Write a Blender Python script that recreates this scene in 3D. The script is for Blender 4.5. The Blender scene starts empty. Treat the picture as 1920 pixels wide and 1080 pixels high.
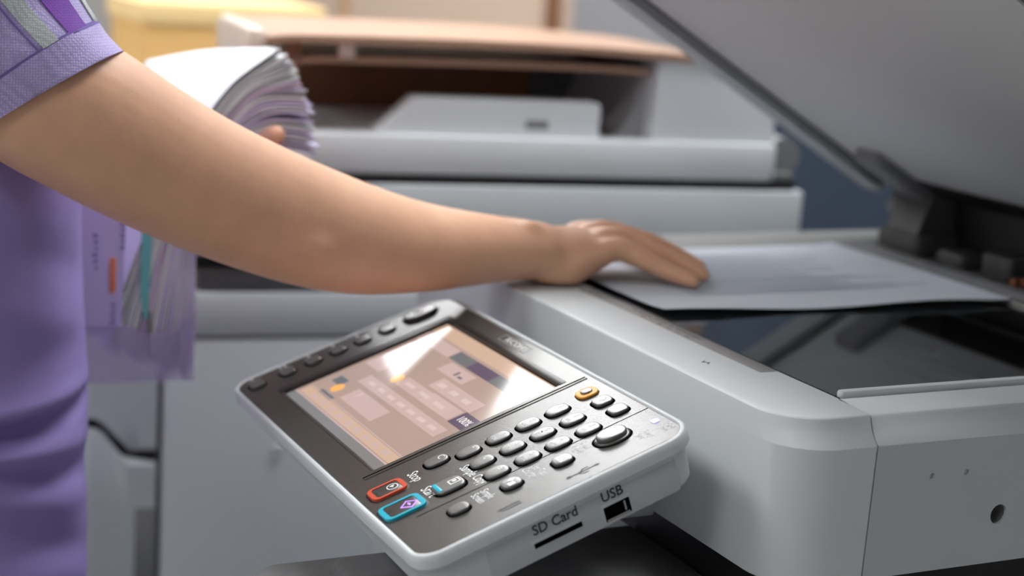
import bpy, bmesh, math, random
from mathutils import Matrix, Vector, noise
random.seed(7)
S = bpy.context.scene
COL = S.collection
Z0 = 1.02                       # height of the platen glass above the floor (m)
# ------------------------------------------------------------------ camera
cd = bpy.data.cameras.new('camera'); cam = bpy.data.objects.new('camera', cd); COL.objects.link(cam)
r_ = Vector((0.43473135, 0.8982295, 0.06474893)); u_ = Vector((-0.21417462, 0.03328626, 0.97622808)); f_ = Vector((-0.87472161, 0.43826452, -0.20684854))
M = Matrix.Identity(4)
for i in range(3):
    M[i][0] = r_[i]; M[i][1] = u_[i]; M[i][2] = -f_[i]
M[0][3] = 0.75633; M[1][3] = -0.59936; M[2][3] = 0.252784 + Z0
cam.matrix_world = M
cd.sensor_width = 36; cd.lens = 58.503; cd.clip_start = 0.02; cd.clip_end = 50
cd.dof.use_dof = True; cd.dof.focus_distance = 0.985; cd.dof.aperture_fstop = 4.1; cd.dof.aperture_blades = 0
S.camera = cam
S.view_settings.view_transform = 'Standard'; S.view_settings.look = 'None'; S.view_settings.gamma = 1
S.view_settings.exposure = 0.5
S.view_settings.use_curve_mapping = False
# ------------------------------------------------------------------ world
w = bpy.data.worlds.new('world'); S.world = w; w.use_nodes = True
w.node_tree.nodes['Background'].inputs[0].default_value = (0.75, 0.85, 1.0, 1)
w.node_tree.nodes['Background'].inputs[1].default_value = 0.35
PANEL_POWER = 9.5               # ceiling light panels, radiance
WARM_LAMP = 14.0
# ------------------------------------------------------------------ materials
def mat(name, rgb, rough=0.5, spec=0.5, metal=0.0, nscale=0, namp=0.0, bump=0.0, bscale=400, emit=None, estr=1.0, coat=0.0, sss=0.0, trans=0.0):
    m = bpy.data.materials.new(name); m.use_nodes = True
    nt = m.node_tree; b = nt.nodes['Principled BSDF']
    b.inputs['Base Color'].default_value = (*rgb, 1); b.inputs['Roughness'].default_value = rough
    b.inputs['Metallic'].default_value = metal; b.inputs['Specular IOR Level'].default_value = spec
    if coat: b.inputs['Coat Weight'].default_value = coat; b.inputs['Coat Roughness'].default_value = 0.1
    if sss:
        b.inputs['Subsurface Weight'].default_value = sss; b.inputs['Subsurface Radius'].default_value = (0.012, 0.004, 0.002); b.inputs['Subsurface Scale'].default_value = 1.0
    if trans: b.inputs['Transmission Weight'].default_value = trans; b.inputs['IOR'].default_value = 1.5
    if emit:
        b.inputs['Emission Color'].default_value = (*emit, 1); b.inputs['Emission Strength'].default_value = estr
    tc = nt.nodes.new('ShaderNodeTexCoord')
    if namp:
        n = nt.nodes.new('ShaderNodeTexNoise'); n.inputs['Scale'].default_value = nscale or 20; n.inputs['Detail'].default_value = 5
        nt.links.new(tc.outputs['Object'], n.inputs['Vector'])
        r = nt.nodes.new('ShaderNodeValToRGB')
        r.color_ramp.elements[0].position = 0.3; r.color_ramp.elements[1].position = 0.7
        r.color_ramp.elements[0].color = (*[c * (1 - namp) for c in rgb], 1); r.color_ramp.elements[1].color = (*[min(1, c * (1 + namp)) for c in rgb], 1)
        nt.links.new(n.outputs['Fac'], r.inputs['Fac']); nt.links.new(r.outputs['Color'], b.inputs['Base Color'])
    if bump:
        n = nt.nodes.new('ShaderNodeTexNoise'); n.inputs['Scale'].default_value = bscale; n.inputs['Detail'].default_value = 3
        nt.links.new(tc.outputs['Object'], n.inputs['Vector'])
        bp = nt.nodes.new('ShaderNodeBump'); bp.inputs['Strength'].default_value = bump; bp.inputs['Distance'].default_value = 0.0006
        nt.links.new(n.outputs['Fac'], bp.inputs['Height']); nt.links.new(bp.outputs['Normal'], b.inputs['Normal'])
    return m
def srgb(r, g, b):
    f = lambda c: (c / 255 / 12.92) if c / 255 <= 0.04045 else ((c / 255 + 0.055) / 1.055) ** 2.4
    return (f(r), f(g), f(b))
def knit(name, rgb, scale=900, strength=0.6):
    """fine pique knit: crossed waves give both the relief and a slight darkening of the holes"""
    m = mat(name, rgb, rough=0.85, spec=0.2); nt = m.node_tree; b = nt.nodes['Principled BSDF']
    tc = nt.nodes.new('ShaderNodeTexCoord')
    v = nt.nodes.new('ShaderNodeTexVoronoi'); v.inputs['Scale'].default_value = scale; v.inputs['Randomness'].default_value = 0.25
    nt.links.new(tc.outputs['Object'], v.inputs['Vector'])
    r = nt.nodes.new('ShaderNodeValToRGB'); r.color_ramp.elements[0].position = 0.15; r.color_ramp.elements[1].position = 0.6
    r.color_ramp.elements[1].color = (*[c * 0.72 for c in rgb], 1); r.color_ramp.elements[0].color = (*[min(1, c * 1.1) for c in rgb], 1)
    nt.links.new(v.outputs['Distance'], r.inputs['Fac']); nt.links.new(r.outputs['Color'], b.inputs['Base Color'])
    bp = nt.nodes.new('ShaderNodeBump'); bp.inputs['Strength'].default_value = strength; bp.inputs['Distance'].default_value = 0.0005; bp.invert = True
    nt.links.new(v.outputs['Distance'], bp.inputs['Height']); nt.links.new(bp.outputs['Normal'], b.inputs['Normal'])
    b.inputs['Sheen Weight'].default_value = 0.3
    return m
PL = mat('white_plastic', (0.63, 0.66, 0.675), rough=0.42, bump=0.12, bscale=1800, nscale=3, namp=0.02)
PL2 = mat('pale_grey_plastic', (0.52, 0.55, 0.57), rough=0.45, bump=0.1, bscale=1800)
PLB = mat('grey_white_plastic', (0.60, 0.64, 0.66), rough=0.5)
PLD = mat('mid_grey_plastic', (0.22, 0.225, 0.23), rough=0.5, bump=0.1, bscale=1500)
CH = mat('charcoal_plastic', (0.075, 0.075, 0.076), rough=0.42, bump=0.3, bscale=900, nscale=30, namp=0.25)
FACE = mat('panel_face_plastic', (0.055, 0.053, 0.050), rough=0.27, spec=0.75, bump=0.06, bscale=900)
BZ = mat('black_bezel', (0.012, 0.012, 0.013), rough=0.35)
BK = mat('black_plastic', (0.008, 0.008, 0.009), rough=0.5)
KEY = mat('key_plastic', (0.12, 0.118, 0.115), rough=0.25, spec=1.0)
LEG = mat('white_print', (0.75, 0.75, 0.75), rough=0.6)
LEGD = mat('dark_print', (0.03, 0.03, 0.032), rough=0.6)
LEGG = mat('faint_grey_print', (0.22, 0.23, 0.235), rough=0.6)
RED = mat('red_orange_plastic', srgb(200, 78, 50), rough=0.35)
TEAL = mat('turquoise_plastic', srgb(10, 165, 190), rough=0.35)
YEL = mat('amber_plastic', srgb(235, 165, 70), rough=0.4)
VIO = mat('violet_lamp', (0.3, 0.15, 0.6), emit=(0.42, 0.2, 0.85), estr=0.9)
LEDM = mat('violet_led', (0.4, 0.35, 0.8), emit=(0.5, 0.42, 0.95), estr=1.0)
SLOT = mat('slot_black', (0.003, 0.003, 0.003), rough=0.9, spec=0.0)
CHROME = mat('slot_metal', (0.5, 0.5, 0.5), rough=0.3, metal=1)
GLASS = mat('glass', (0.9, 0.95, 0.95), rough=0.01, trans=1.0)
SCREENGLASS = mat('touch_glass', (0.02, 0.02, 0.02), rough=0.13, spec=0.7)
DECK = mat('deck_plastic', (0.13, 0.13, 0.132), rough=0.4, bump=0.3, bscale=900, nscale=30, namp=0.2)
RIM = mat('rim_plastic', (0.19, 0.188, 0.18), rough=.5)
PAD = mat('lid_pad', (0.68, 0.69, 0.69), rough=0.6, nscale=4, namp=0.03)
SKIN = mat('skin', srgb(226, 176, 144), rough=0.42, spec=0.4, sss=0.12, bump=0.25, bscale=260, nscale=55, namp=0.05)
HAIR = mat('hair', (0.02, 0.014, 0.01), rough=0.5)
LILAC = knit('lilac_pique', srgb(198, 184, 236), 620, 0.7)
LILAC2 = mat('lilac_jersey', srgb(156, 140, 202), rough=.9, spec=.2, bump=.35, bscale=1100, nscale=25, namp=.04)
STG = knit('grey_trim', srgb(200, 204, 206), 700, 0.5)
STP = knit('violet_trim', srgb(128, 70, 178), 700, 0.4)
TROUS = mat('trouser_cloth', (0.03, 0.03, 0.045), rough=0.9)
SHOE = mat('shoe_leather', (0.02, 0.02, 0.02), rough=0.4)
# ------------------------------------------------------------------ helpers (all shapes in millimetres)
W = {}
PF = Matrix.Translation((0, 0, Z0))                  # frame of the near copier: origin at the glass corner
def rx(t): return Matrix.Rotation(t, 4, 'X')
def rz(t): return Matrix.Rotation(t, 4, 'Z')
def T(x, y, z): return Matrix.Translation((x / 1000, y / 1000, z / 1000))
def link(name, data, parent=None, frame=PF):
    o = bpy.data.objects.new(name, data); COL.objects.link(o); W[o.name] = frame
    if parent is not None:
        o.parent = parent; o.matrix_basis = W[parent.name].inverted() @ frame
    else: o.matrix_basis = frame
    return o
def thing(name, label, cat, loc, group=None, rot=0):
    o = link(name, None, None, Matrix.Translation(loc) @ rz(rot)); o['label'] = label; o['category'] = cat
    if group: o['group'] = group
    return o
def tag(o, label=None, cat=None, group=None, kind=None):
    for k, v in (('label', label), ('category', cat), ('group', group), ('kind', kind)):
        if v: o[k] = v
    return o
def part(name, bm, m, parent=None, frame=PF, smooth=True, auto=35, scale=0.001):
    me = bpy.data.meshes.new(name)
    bmesh.ops.recalc_face_normals(bm, faces=bm.faces)
    if smooth:
        for f in bm.faces: f.smooth = True
        for e in bm.edges:
            if len(e.link_faces) == 2 and e.calc_face_angle(0) > math.radians(auto): e.smooth = False
    bmesh.ops.scale(bm, vec=(scale,) * 3, verts=bm.verts)
    bm.to_mesh(me); bm.free()
    for x in (m if isinstance(m, (list, tuple)) else [m]): me.materials.append(x)
    return link(name, me, parent, frame)
def rr(x0, x1, y0, y1, r, n=6):
    """rounded rectangle outline; r one radius or four (x0y0, x1y0, x1y1, x0y1)"""
    rs = r if isinstance(r, (list, tuple)) else [r] * 4
    out = []
    for (cx, cy, a0, q) in ((x0, y0, 180, rs[0]), (x1, y0, 270, rs[1]), (x1, y1, 0, rs[2]), (x0, y1, 90, rs[3])):
        ox = cx + q if cx == x0 else cx - q; oy = cy + q if cy == y0 else cy - q
        for i in range(n + 1):
            a = math.radians(a0 + 90 * i / n); out.append((ox + q * math.cos(a), oy + q * math.sin(a)))
    return out
def loft(bm, rings, cap=(True, True), closed=True, mi=0):
    vs = [[bm.verts.new(p) for p in r] for r in rings]; n = len(vs[0])
    for a, b in zip(vs, vs[1:]):
        for i in range(n if closed else n - 1):
            j = (i + 1) % n
            try: bm.faces.new((a[i], a[j], b[j], b[i])).material_index = mi
            except ValueError: pass
    for k, e in ((0, cap[0]), (-1, cap[1])):
        if e:
            try: bm.faces.new(vs[k]).material_index = mi
            except ValueError: pass
    return vs
def prism(bm, x0, x1, y0, y1, z0, z1, r=2, e=1.0, n=5, mi=0):
    """upright rounded box with eased top and bottom edges"""
    e = min(e, (z1 - z0) / 2.01, (min(x1 - x0, y1 - y0)) / 2.1)
    mr = min(x1 - x0, y1 - y0) / 2.01
    rad = [min(max(q, 0.01), mr) for q in (r if isinstance(r, (list, tuple)) else [r] * 4)]
    rings = []
    for (z, ins) in ((z0, e), (z0 + e * 0.3, e * 0.3), (z0 + e, 0), (z1 - e, 0), (z1 - e * 0.3, e * 0.3), (z1, e)):
        rings.append([(x, y, z) for x, y in rr(x0 + ins, x1 - ins, y0 + ins, y1 - ins, [max(q - ins, 0.05) for q in rad], n)])
    loft(bm, rings, mi=mi)
def box(bm, x0, x1, y0, y1, z0, z1, mi=0):
    loft(bm, [[(x0, y0, z), (x1, y0, z), (x1, y1, z), (x0, y1, z)] for z in (z0, z1)], mi=mi)
def cyl(bm, c, axis, r, h, n=24, r2=None, mi=0, cap=(True, True)):
    a = Vector(axis).normalized(); u = a.orthogonal().normalized(); v = a.cross(u); c = Vector(c)
    rings = []
    for k, rad in ((0, r), (1, r if r2 is None else r2)):
        rings.append([tuple(c + a * h * k + (u * math.cos(t) + v * math.sin(t)) * rad) for t in [2 * math.pi * i / n for i in range(n)]])
    loft(bm, rings, cap=cap, mi=mi)
def NB(): return bmesh.new()
def extrude_poly(bm, pts, axis, a0, a1, mi=0):
    """pts: 2D polygon in the two other axes (in order); extruded along axis 'x','y','z'"""
    def P(p, a):
        return {'x': (a, p[0], p[1]), 'y': (p[0], a, p[1]), 'z': (p[0], p[1], a)}[axis]
    loft(bm, [[P(p, a0) for p in pts], [P(p, a1) for p in pts]], mi=mi)
def text(name, s, size, loc, m, parent, frame, rot=0, sx=1.0, h=0.12, align='CENTER', space=1.0, pre=None, bold=0):
    cu = bpy.data.curves.new(name, 'FONT'); cu.body = s; cu.size = size / 1000; cu.extrude = h / 2000; cu.align_x = align; cu.align_y = 'CENTER'
    cu.space_line = 0.8; cu.space_character = space; cu.resolution_u = 3; cu.offset = bold / 1000
    to = bpy.data.objects.new('t', cu); COL.objects.link(to)
    dg = bpy.context.evaluated_depsgraph_get(); me = bpy.data.meshes.new_from_object(to.evaluated_get(dg))
    bpy.data.objects.remove(to); me.transform(T(*loc) @ (pre or Matrix.Identity(4)) @ rz(rot) @ Matrix.Diagonal((sx, 1, 1, 1)))
    me.name = name; me.materials.clear(); me.materials.append(m)
    return link(name, me, parent, frame)
def crspline(pts, k=6):
    P = [Vector(p) for p in pts]; P = [2 * P[0] - P[1]] + P + [2 * P[-1] - P[-2]]; out = []
    for i in range(1, len(P) - 2):
        for j in range(k):
            t = j / k
            out.append(0.5 * ((2 * P[i]) + (P[i + 1] - P[i - 1]) * t + (2 * P[i - 1] - 5 * P[i] + 4 * P[i + 1] - P[i + 2]) * t * t + (3 * P[i] - P[i - 1] - 3 * P[i + 1] + P[i + 2]) * t ** 3))
    out.append(P[-2]); return out
def tube(bm, pts, up=(0, 0, 1), n=20, k=5, cap=True):
    """pts: (x,y,z, r_up, r_side); smooth tube with elliptical sections and rounded ends"""
    c = crspline([p[:3] for p in pts], k); ru = crspline([(p[3], p[4] if len(p) > 4 else p[3], 0) for p in pts], k)
    rings = []; U = Vector(up)
    def ring(ci, tan, a, b):
        s = tan.cross(U).normalized(); v = s.cross(tan).normalized()
        return [tuple(ci + v * a * math.sin(t) + s * b * math.cos(t)) for t in [2 * math.pi * i / n for i in range(n)]]
    N = len(c)
    for i in range(N):
        tan = (c[min(i + 1, N - 1)] - c[max(i - 1, 0)]).normalized()
        a, b = ru[i][0], ru[i][1]
        if i == 0 and cap:
            for q in (80, 55, 30): rings.append(ring(c[0] - tan * min(a, b) * math.sin(math.radians(q)), tan, a * math.cos(math.radians(q)), b * math.cos(math.radians(q))))
        rings.append(ring(c[i], tan, a, b))
        if i == N - 1 and cap:
            for q in (30, 55, 80): rings.append(ring(c[-1] + tan * min(a, b) * math.sin(math.radians(q)), tan, a * math.cos(math.radians(q)), b * math.cos(math.radians(q))))
    loft(bm, rings)
    return rings
# ------------------------------------------------------------------ the room
def struct(name, bm, m, parent=None, frame=Matrix.Identity(4), kind='structure', **kw):
    o = part(name, bm, m, parent, frame, **kw)
    if parent is None: o['kind'] = kind
    return o
WALLW = mat('wall_paint_warm_flare', srgb(205, 182, 162), rough=0.8, nscale=2, namp=0.03)  # beige includes the warm lens flare lying over the wall
WALLG = mat('wall_grey_with_flare', srgb(150, 150, 155), rough=0.8, nscale=2, namp=0.03)  # grey stands in for navy paled by lens flare
WALLP = mat('white_wall_paint', srgb(190, 190, 190), rough=0.85, nscale=2, namp=0.02)
FLOORM = mat('grey_floor_tile', (0.32, 0.31, 0.30), rough=0.35, nscale=6, namp=0.12)
CEILM = mat('ceiling_tile', (0.72, 0.72, 0.70), rough=0.9, bump=0.4, bscale=150)
POST = mat('brown_wood', srgb(135, 92, 66), rough=0.5, nscale=18, namp=0.15)
XL, XR, YF, YB, H = -6000, 2600, -3200, 1000, 2720
b = NB(); box(b, XL - 100, XR + 100, YF - 100, YB + 100, -100, 0); struct('floor', b, FLOORM)
b = NB(); box(b, XL - 100, XR + 100, YF - 100, YB + 100, H, H + 100); struct('ceiling', b, CEILM)
b = NB(); box(b, XL - 100, XL, YF, YB, 0, H); struct('wall_left', b, WALLP)
b = NB(); box(b, XR, XR + 100, YF, YB, 0, H); struct('wall_right', b, WALLP)
b = NB(); box(b, XL - 100, XR + 100, YF - 100, YF, 0, H); struct('wall_front', b, WALLP)
b = NB(); box(b, XL - 100, XR + 100, YB, YB + 100, 0, H); struct('wall_back', b, WALLW)
b = NB(); prism(b, -2330, -2296, YB - 22, YB - 1, 90, H - 5, 2, 2); struct('trim_1', b, POST)
b = NB(); prism(b, -3560, -3530, YB - 16, YB - 1, 90, H - 5, 2, 2); struct('trim_2', b, mat('tan_wood', srgb(188, 150, 118), rough=0.6, nscale=18, namp=0.1))
b = NB(); prism(b, XL, XR, YB - 14, YB - 1, 0, 88, 1, 2); struct('baseboard_back', b, WALLP)
b = NB(); prism(b, XL + 1, XL + 14, YF, YB - 15, 0, 88, 1, 2); struct('baseboard_left', b, WALLP)
b = NB(); prism(b, -2230, XR, YB - 10, YB - 0.5, 88, H - 4, 1, 1); struct('trim_3', b, WALLG)
LAMP = mat('light_diffuser', (0.9, 0.9, 0.9), emit=(0.975, 0.99, 1.0), estr=PANEL_POWER)
LFR = mat('lamp_frame', (0.75, 0.75, 0.75), rough=0.4)
LL = [(-3875, 580, 650, 620, 'farthest from the copiers in the row along the back wall'),
      (-2860, 620, 720, 620, 'second from the far end in the back row'),
      (-1800, 560, 1000, 700, 'above the far copier in the row along the back wall'),
      (-560, 480, 1000, 760, 'above the raised lid in the row along the back wall'),
      (-3875, -1700, 650, 620, 'farthest from the copiers in the front row'),
      (-2400, -1700, 700, 620, 'second from the far end in the front row'),
      (-900, -1800, 1100, 700, 'in the front row behind the person, added as fill light'),  # added fill panel, brightens the front faces
      (1000, -1900, 800, 560, 'at the camera end of the front row, added as fill light')]  # added fill panel for the faces on the right
for (x, y, sx, sy, lb) in LL:
    t = thing('ceiling_light', 'flush white ceiling light panel ' + lb, 'ceiling light', (x / 1000, y / 1000, H / 1000), 'ceiling light panels')
    fr = Matrix.Translation((x / 1000, y / 1000, H / 1000))
    b = NB()
    for q in ((-sx / 2 - 18, -sx / 2, -sy / 2 - 18, sy / 2 + 18), (sx / 2, sx / 2 + 18, -sy / 2 - 18, sy / 2 + 18), (-sx / 2, sx / 2, -sy / 2 - 18, -sy / 2), (-sx / 2, sx / 2, sy / 2, sy / 2 + 18)):
        box(b, *q, -14, -0.2)
    part('frame', b, LFR, t, fr)
    b = NB(); box(b, -sx / 2 + .5, sx / 2 - .5, -sy / 2 + .5, sy / 2 - .5, -9, -2); part('diffuser', b, LAMP, t, fr)
# ------------------------------------------------------------------ near copier
cop = thing('photocopier', 'near white office copier with raised lid and tilted dark control panel', 'photocopier', (-0.230, 0.180, 0))
XO, YO, XI, YI = 33, -62, -500, 420           # outer edges of the top face
# outline starting at the back left, running along the front to the back right
def outline(ox, of, n=10, R=34):
    """front-left corner, front edge, front-right corner, right edge; ox, of = outset right and front"""
    x1 = XO + ox; y0 = YO - of; pts = []
    for i in range(n + 1):
        a = math.radians(180 + 90 * i / n); pts.append((XI + 12 + 12 * math.cos(a), y0 + 12 + 12 * math.sin(a)))
    for x in range(-440, -20, 60): pts.append((x, y0))
    for i in range(n + 1):
        a = math.radians(270 + 90 * i / n); pts.append((x1 - R + R * math.cos(a), y0 + R + R * math.sin(a)))
    pts.append((x1, -4.0))
    return pts
prof = [(-2.5, 0.0, 0.0), (-1.0, 1.4, 1.2), (0.9, 3.4, 2.2), (1.6, 4.2, 2.6)]
lev = [(0, -5.0, -5.0), (0, -1.6, -2.2), (-0.35, -0.6, -0.9), (-1.1, -0.05, -0.2), (-2.4, 0.3, 0.1), (-6.0, 1.4, 0.3), (-10.0, 3.6, 0.6), (-15.6, 8.2, 0.9), (-16.4, 8.7, 1.0), (-97, 7.6, 0.0)]
b = NB(); rings = []
o0 = outline(-5, -5)
inner = [(min(p[0], 0.0), -1.2) for p in o0]
rings.append([(p[0], p[1], -6.0) for p in inner]); rings.append([(p[0], p[1], -0.4) for p in inner])
rings.append([(p[0], p[1] - 0.5 if p[1] < 0 else p[1], 0.0) for p in inner])
for (z, ox, of) in lev: rings.append([(x, y, z) for x, y in outline(ox, of)])
rings.append([(p[0] if p[0] < 20 else 20, max(p[1], -40) if p[0] > -10 else -40, -97) for p in outline(6.6, 0)])
loft(b, rings, cap=(False, False), closed=False)
bmesh.ops.remove_doubles(b, verts=b.verts, dist=0.01)
part('front_cover', b, PL, cop, auto=17)
# right side panel, behind the seam
b = NB(); rings = []
for (z, ox, of) in [(-6, -XO, 0), (-0.4, -XO + .2, 0), (0, -XO + .8, 0)] + lev[:]:
    rings.append([(XO + ox, -3.0, z), (XO + ox + (0 if z > -6.5 else 0), 100, z), (XO + ox, 260, z), (XO + ox, YI, z)])
loft(b, rings, cap=(False, False), closed=False)
bmesh.ops.remove_doubles(b, verts=b.verts, dist=0.01)
# thickness, then cut the round hole and the two dimples
me = bpy.data.meshes.new('x'); 
bmesh.ops.recalc_face_normals(b, faces=b.faces)
side = part('side_panel', b, PL2, cop, auto=25)
mod = side.modifiers.new('s', 'SOLIDIFY'); mod.thickness = 0.0025; mod.offset = -1
b = NB(); cyl(b, (30, 94, -66.5), (1, 0, 0), 6.3, 20, 32); cutter = part('cut', b, PL2, None)
for (yy, zz) in ((39, -37.5), (64.5, -37.5)):
    b = NB(); cyl(b, (39.6, yy, zz), (1, 0, 0), 1.9, 20, 20); c2 = part('cut', b, PL2, None)
    cutter2 = c2
    m2 = side.modifiers.new('b', 'BOOLEAN'); m2.operation = 'DIFFERENCE'; m2.object = c2; m2.solver = 'EXACT'
m2 = side.modifiers.new('b', 'BOOLEAN'); m2.operation = 'DIFFERENCE'; m2.object = cutter; m2.solver = 'EXACT'
bpy.context.view_layer.update()
dg = bpy.context.evaluated_depsgraph_get()
nm = bpy.data.meshes.new_from_object(side.evaluated_get(dg)); side.modifiers.clear(); side.data = nm
for p in nm.polygons:
    if p.center.z < -0.0164: p.use_smooth = False
for o in [o for o in bpy.data.objects if o.name.startswith('cut')]: bpy.data.objects.remove(o)
b = NB(); cyl(b, (26, 94, -66.5), (1, 0, 0), 6.9, 13.6, 32, cap=(True, False)); part('hole_liner', b, PLD, cop)
# body filling, seam shadow, rear and left rims
b = NB(); prism(b, XI + 6, 28, YO + 6, -4, -96, -7, [6, 34, 1, 1], 1); part('inner_frame', b, BK, cop)
b = NB()
prism(b, XI, -421.5, -1, YI, -97, 0, 3, 1.5); part('left_rim', b, RIM, cop)
b = NB(); prism(b, -421, -2, 312, 328, -6, 1.8, 1.5, 1.0); part('rear_rim', b, RIM, cop)
b = NB(); prism(b, -421, -1, 329.5, 350, -20, 2.6, 1.5, 1.0); part('rear_rail', b, PLD, cop)
b = NB(); prism(b, -421, 28, 351, YI, -97, -3, 3, 2); part('rear_deck', b, CH, cop)
b = NB(); prism(b, -9.5, -3.5, 2.5, 311, -3, 3.0, 2.9, 1.6, 6); part('glass_rail', b, PL, cop)
b = NB(); prism(b, -421, -416, 0, 311, -3, 0.6, 1, 0.4); part('left_stop', b, BZ, cop)
b = NB(); prism(b, -416, -2, -0.9, 0.9, -3, -0.2, 0.6, 0.2); part('front_gasket', b, BK, cop)
b = NB(); box(b, -416, -9.6, 1, 311, -3.8, -1.0); part('platen_glass', b, GLASS, cop, smooth=False)
# the scanner's dark inside with its lamp carriage and rails
b = NB(); box(b, -420, -4, -0.5, 328, -92, -88); box(b, -420, -418, 0, 328, -90, -7)
box(b, -6, -4, 0, 328, -90, -7); box(b, -420, -4, 309, 311, -90, -7); box(b, -420, -4, -3.6, -2.6, -90, -7); part('scanner_well', b, BK, cop)
b = NB(); prism(b, -300, -262, 14, 300, -60, -22, 2, 2); part('scan_carriage', b, CH, cop)
b = NB(); prism(b, -293, -286, 20, 294, -22, -19, 2, 1); part('scan_lamp', b, PLD, cop)
for yy in (24, 288):
    b = NB(); cyl(b, (-415, yy, -66), (1, 0, 0), 4, 400, 14); part('guide_rod', b, CHROME, cop)
# label strip and small marks on the front cover
LAB = mat('label_film', (0.27, 0.26, 0.25), rough=0.4)
b = NB(); prism(b, -300, -62, -15, -2.2, -0.2, 0.18, 1, 0.05); part('label_strip', b, LAB, cop)
text('label_text', 'Do not press hard on the exposure glass', 5.0, (-190, -6, 0.2), LEGD, cop, PF, h=0.06, sx=1.1)
text('label_text', 'A4   LT   B5   A5   LG   DLT', 4.5, (-180, -11.5, 0.2), LEGD, cop, PF, h=0.06, sx=1.3)
b = NB(); extrude_poly(b, [(-96, -33), (-92, -37), (-90, -33.5), (-86, -38), (-90, -35.5), (-92, -39)], 'z', 0.02, 0.14); part('position_mark', b, LEGD, cop, smooth=False)
# lower body
b = NB(); prism(b, -560, 30, -40, 470, -1010, -128, 12, 4); part('main_body', b, PLB, cop)
b = NB(); box(b, -540, 20, -46, 400, -128, -96.5); part('waist_gap', b, BK, cop)
b = NB(); prism(b, -558, 28, -66, -42, -560, -165, 8, 4); part('front_door', b, PLB, cop)
for z in (-745, -930):
    b = NB(); prism(b, -556, 26, -64, -41, z, z + 178, 8, 4); d = part('paper_drawer', b, PLB, cop)
    b = NB(); prism(b, -360, -170, -74, -62, z + 128, z + 152, 5, 4); part('handle', b, PLD, d)
for sx_ in (-520, -20):
    for sy_ in (10, 420):
        b = NB(); cyl(b, (sx_ - 12, sy_, -1000), (1, 0, 0), 19.5, 24, 20); part('caster', b, BK, cop)
# dark deck under the panel
b = NB()
pts = rr(-150, -62, -312, -48, [16, 8, 2, 2], 6)
loft(b, [[(x, y, z) for x, y in rr(-150 + i, -62, -312 + i, -48, [16, 8, 2, 2], 6)] for z, i in ((-190, 2), (-132, 0), (-128, 1), (-126, 4))])
part('arm_deck', b, DECK, cop)
b = NB(); prism(b, -64, 40, -300, -48, -190, -143, [6, 14, 4, 2], 4); part('lower_deck', b, DECK, cop)
b = NB(); extrude_poly(b, [(-126, -64), (-126, -69), (-131, -44), (-143.5, -30), (-143.5, -64)], 'y', -118, -56) if False else extrude_poly(b, [(-66, -126), (-60, -126.5), (-50, -131), (-38, -143.5), (-66, -143.5)], 'y', -126, -50); part('deck_step', b, DECK, cop)
b = NB(); prism(b, -128, -80, -270, -190, -128, -116, 16, 7); part('arm_base', b, DECK, cop)
b = NB(); prism(b, -280, -96, -146, -58, -101, -52, 6, 3); part('panel_mount', b, PL2, cop)
# ---- lid, open about thirty degrees
th = math.atan(0.567)
LF = PF @ T(0, 402, 48) @ rx(-th)         # local y runs back along the underside, z is the upper side
b = NB(); prism(b, -500, 58, -450, 6, 4, 50, 8, 4); lid = part('lid', b, PL2, cop, LF)
b = NB(); prism(b, -484, 46, -440, -18, 0.4, 5, 3, 1.0); part('lid_gasket', b, PLD, lid, LF)
b = NB(); prism(b, -492, -463, -446, -8, -12, 6, 5, 3); fl = part('lid_flange', b, PL2, lid, LF)
b = NB(); prism(b, -464, -461.4, -440, -16, -3.4, 1, 1, .3); part('lid_edge_strip', b, BK, lid, LF)
b = NB(); prism(b, -463.6, -462.4, -440, -16, -8.6, -6.6, .3, .1); part('flange_groove', b, BK, fl, LF)
b = NB(); prism(b, -460, 30, -432, -36, -1.6, 0.6, 4, .8); part('lid_pad', b, PAD, lid, LF)
b = NB(); prism(b, 44, 62, -448, -20, -4, 3.8, 2, 1); part('lid_trim', b, BK, lid, LF)
b = NB(); prism(b, 66, 80, -448, -20, -2, 52, 3, 1) ; part('lid_side_cover', b, PLD, lid, LF)
b = NB(); prism(b, -458, 40, -35, -4, -2, 4.5, 3, 1); part('lid_rear_plate', b, BK, lid, LF)
b = NB(); prism(b, -412, 46, 414, 436, -90, 74, 3, 2); part('rear_cover', b, BK, cop)
for xh in (-440, -60):
    b = NB(); prism(b, xh, xh + 58, 366, 424, -4, 16, 8, 4); hb = part('hinge_base', b, CH, cop)
    b = NB(); extrude_poly(b, [(372, 14), (424, 14), (424, 66), (404, 70), (386, 52)], 'x', xh + 6, xh + 50); part('hinge_block', b, CH, hb, smooth=False)
    b = NB(); cyl(b, (xh - 8, 396, 34), (1, 0, 0), 13, 16, 24); part('hinge_barrel', b, PLD, hb)
    b = NB(); prism(b, xh + 10, xh + 44, -86, -8, -12, 2, 5, 3); part('hinge_arm', b, PLD, lid, LF)
for k in range(5):
    b = NB(); prism(b, -366 + k * 58, -330 + k * 58, 374, 408, -3, 9 + (k % 2) * 9, 5, 3); part('cable_clamp', b, CH, cop)
COP = mat('copper_connector', (0.35, 0.12, 0.05), rough=0.4)
b = NB()
for k, (xx, yy) in enumerate(((-268, 372), (-262, 378), (-250, 374))): prism(b, xx, xx + 6, yy, yy + 5, -3, 3 + k, 1, 1)
part('wire_connector', b, COP, cop)
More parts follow.
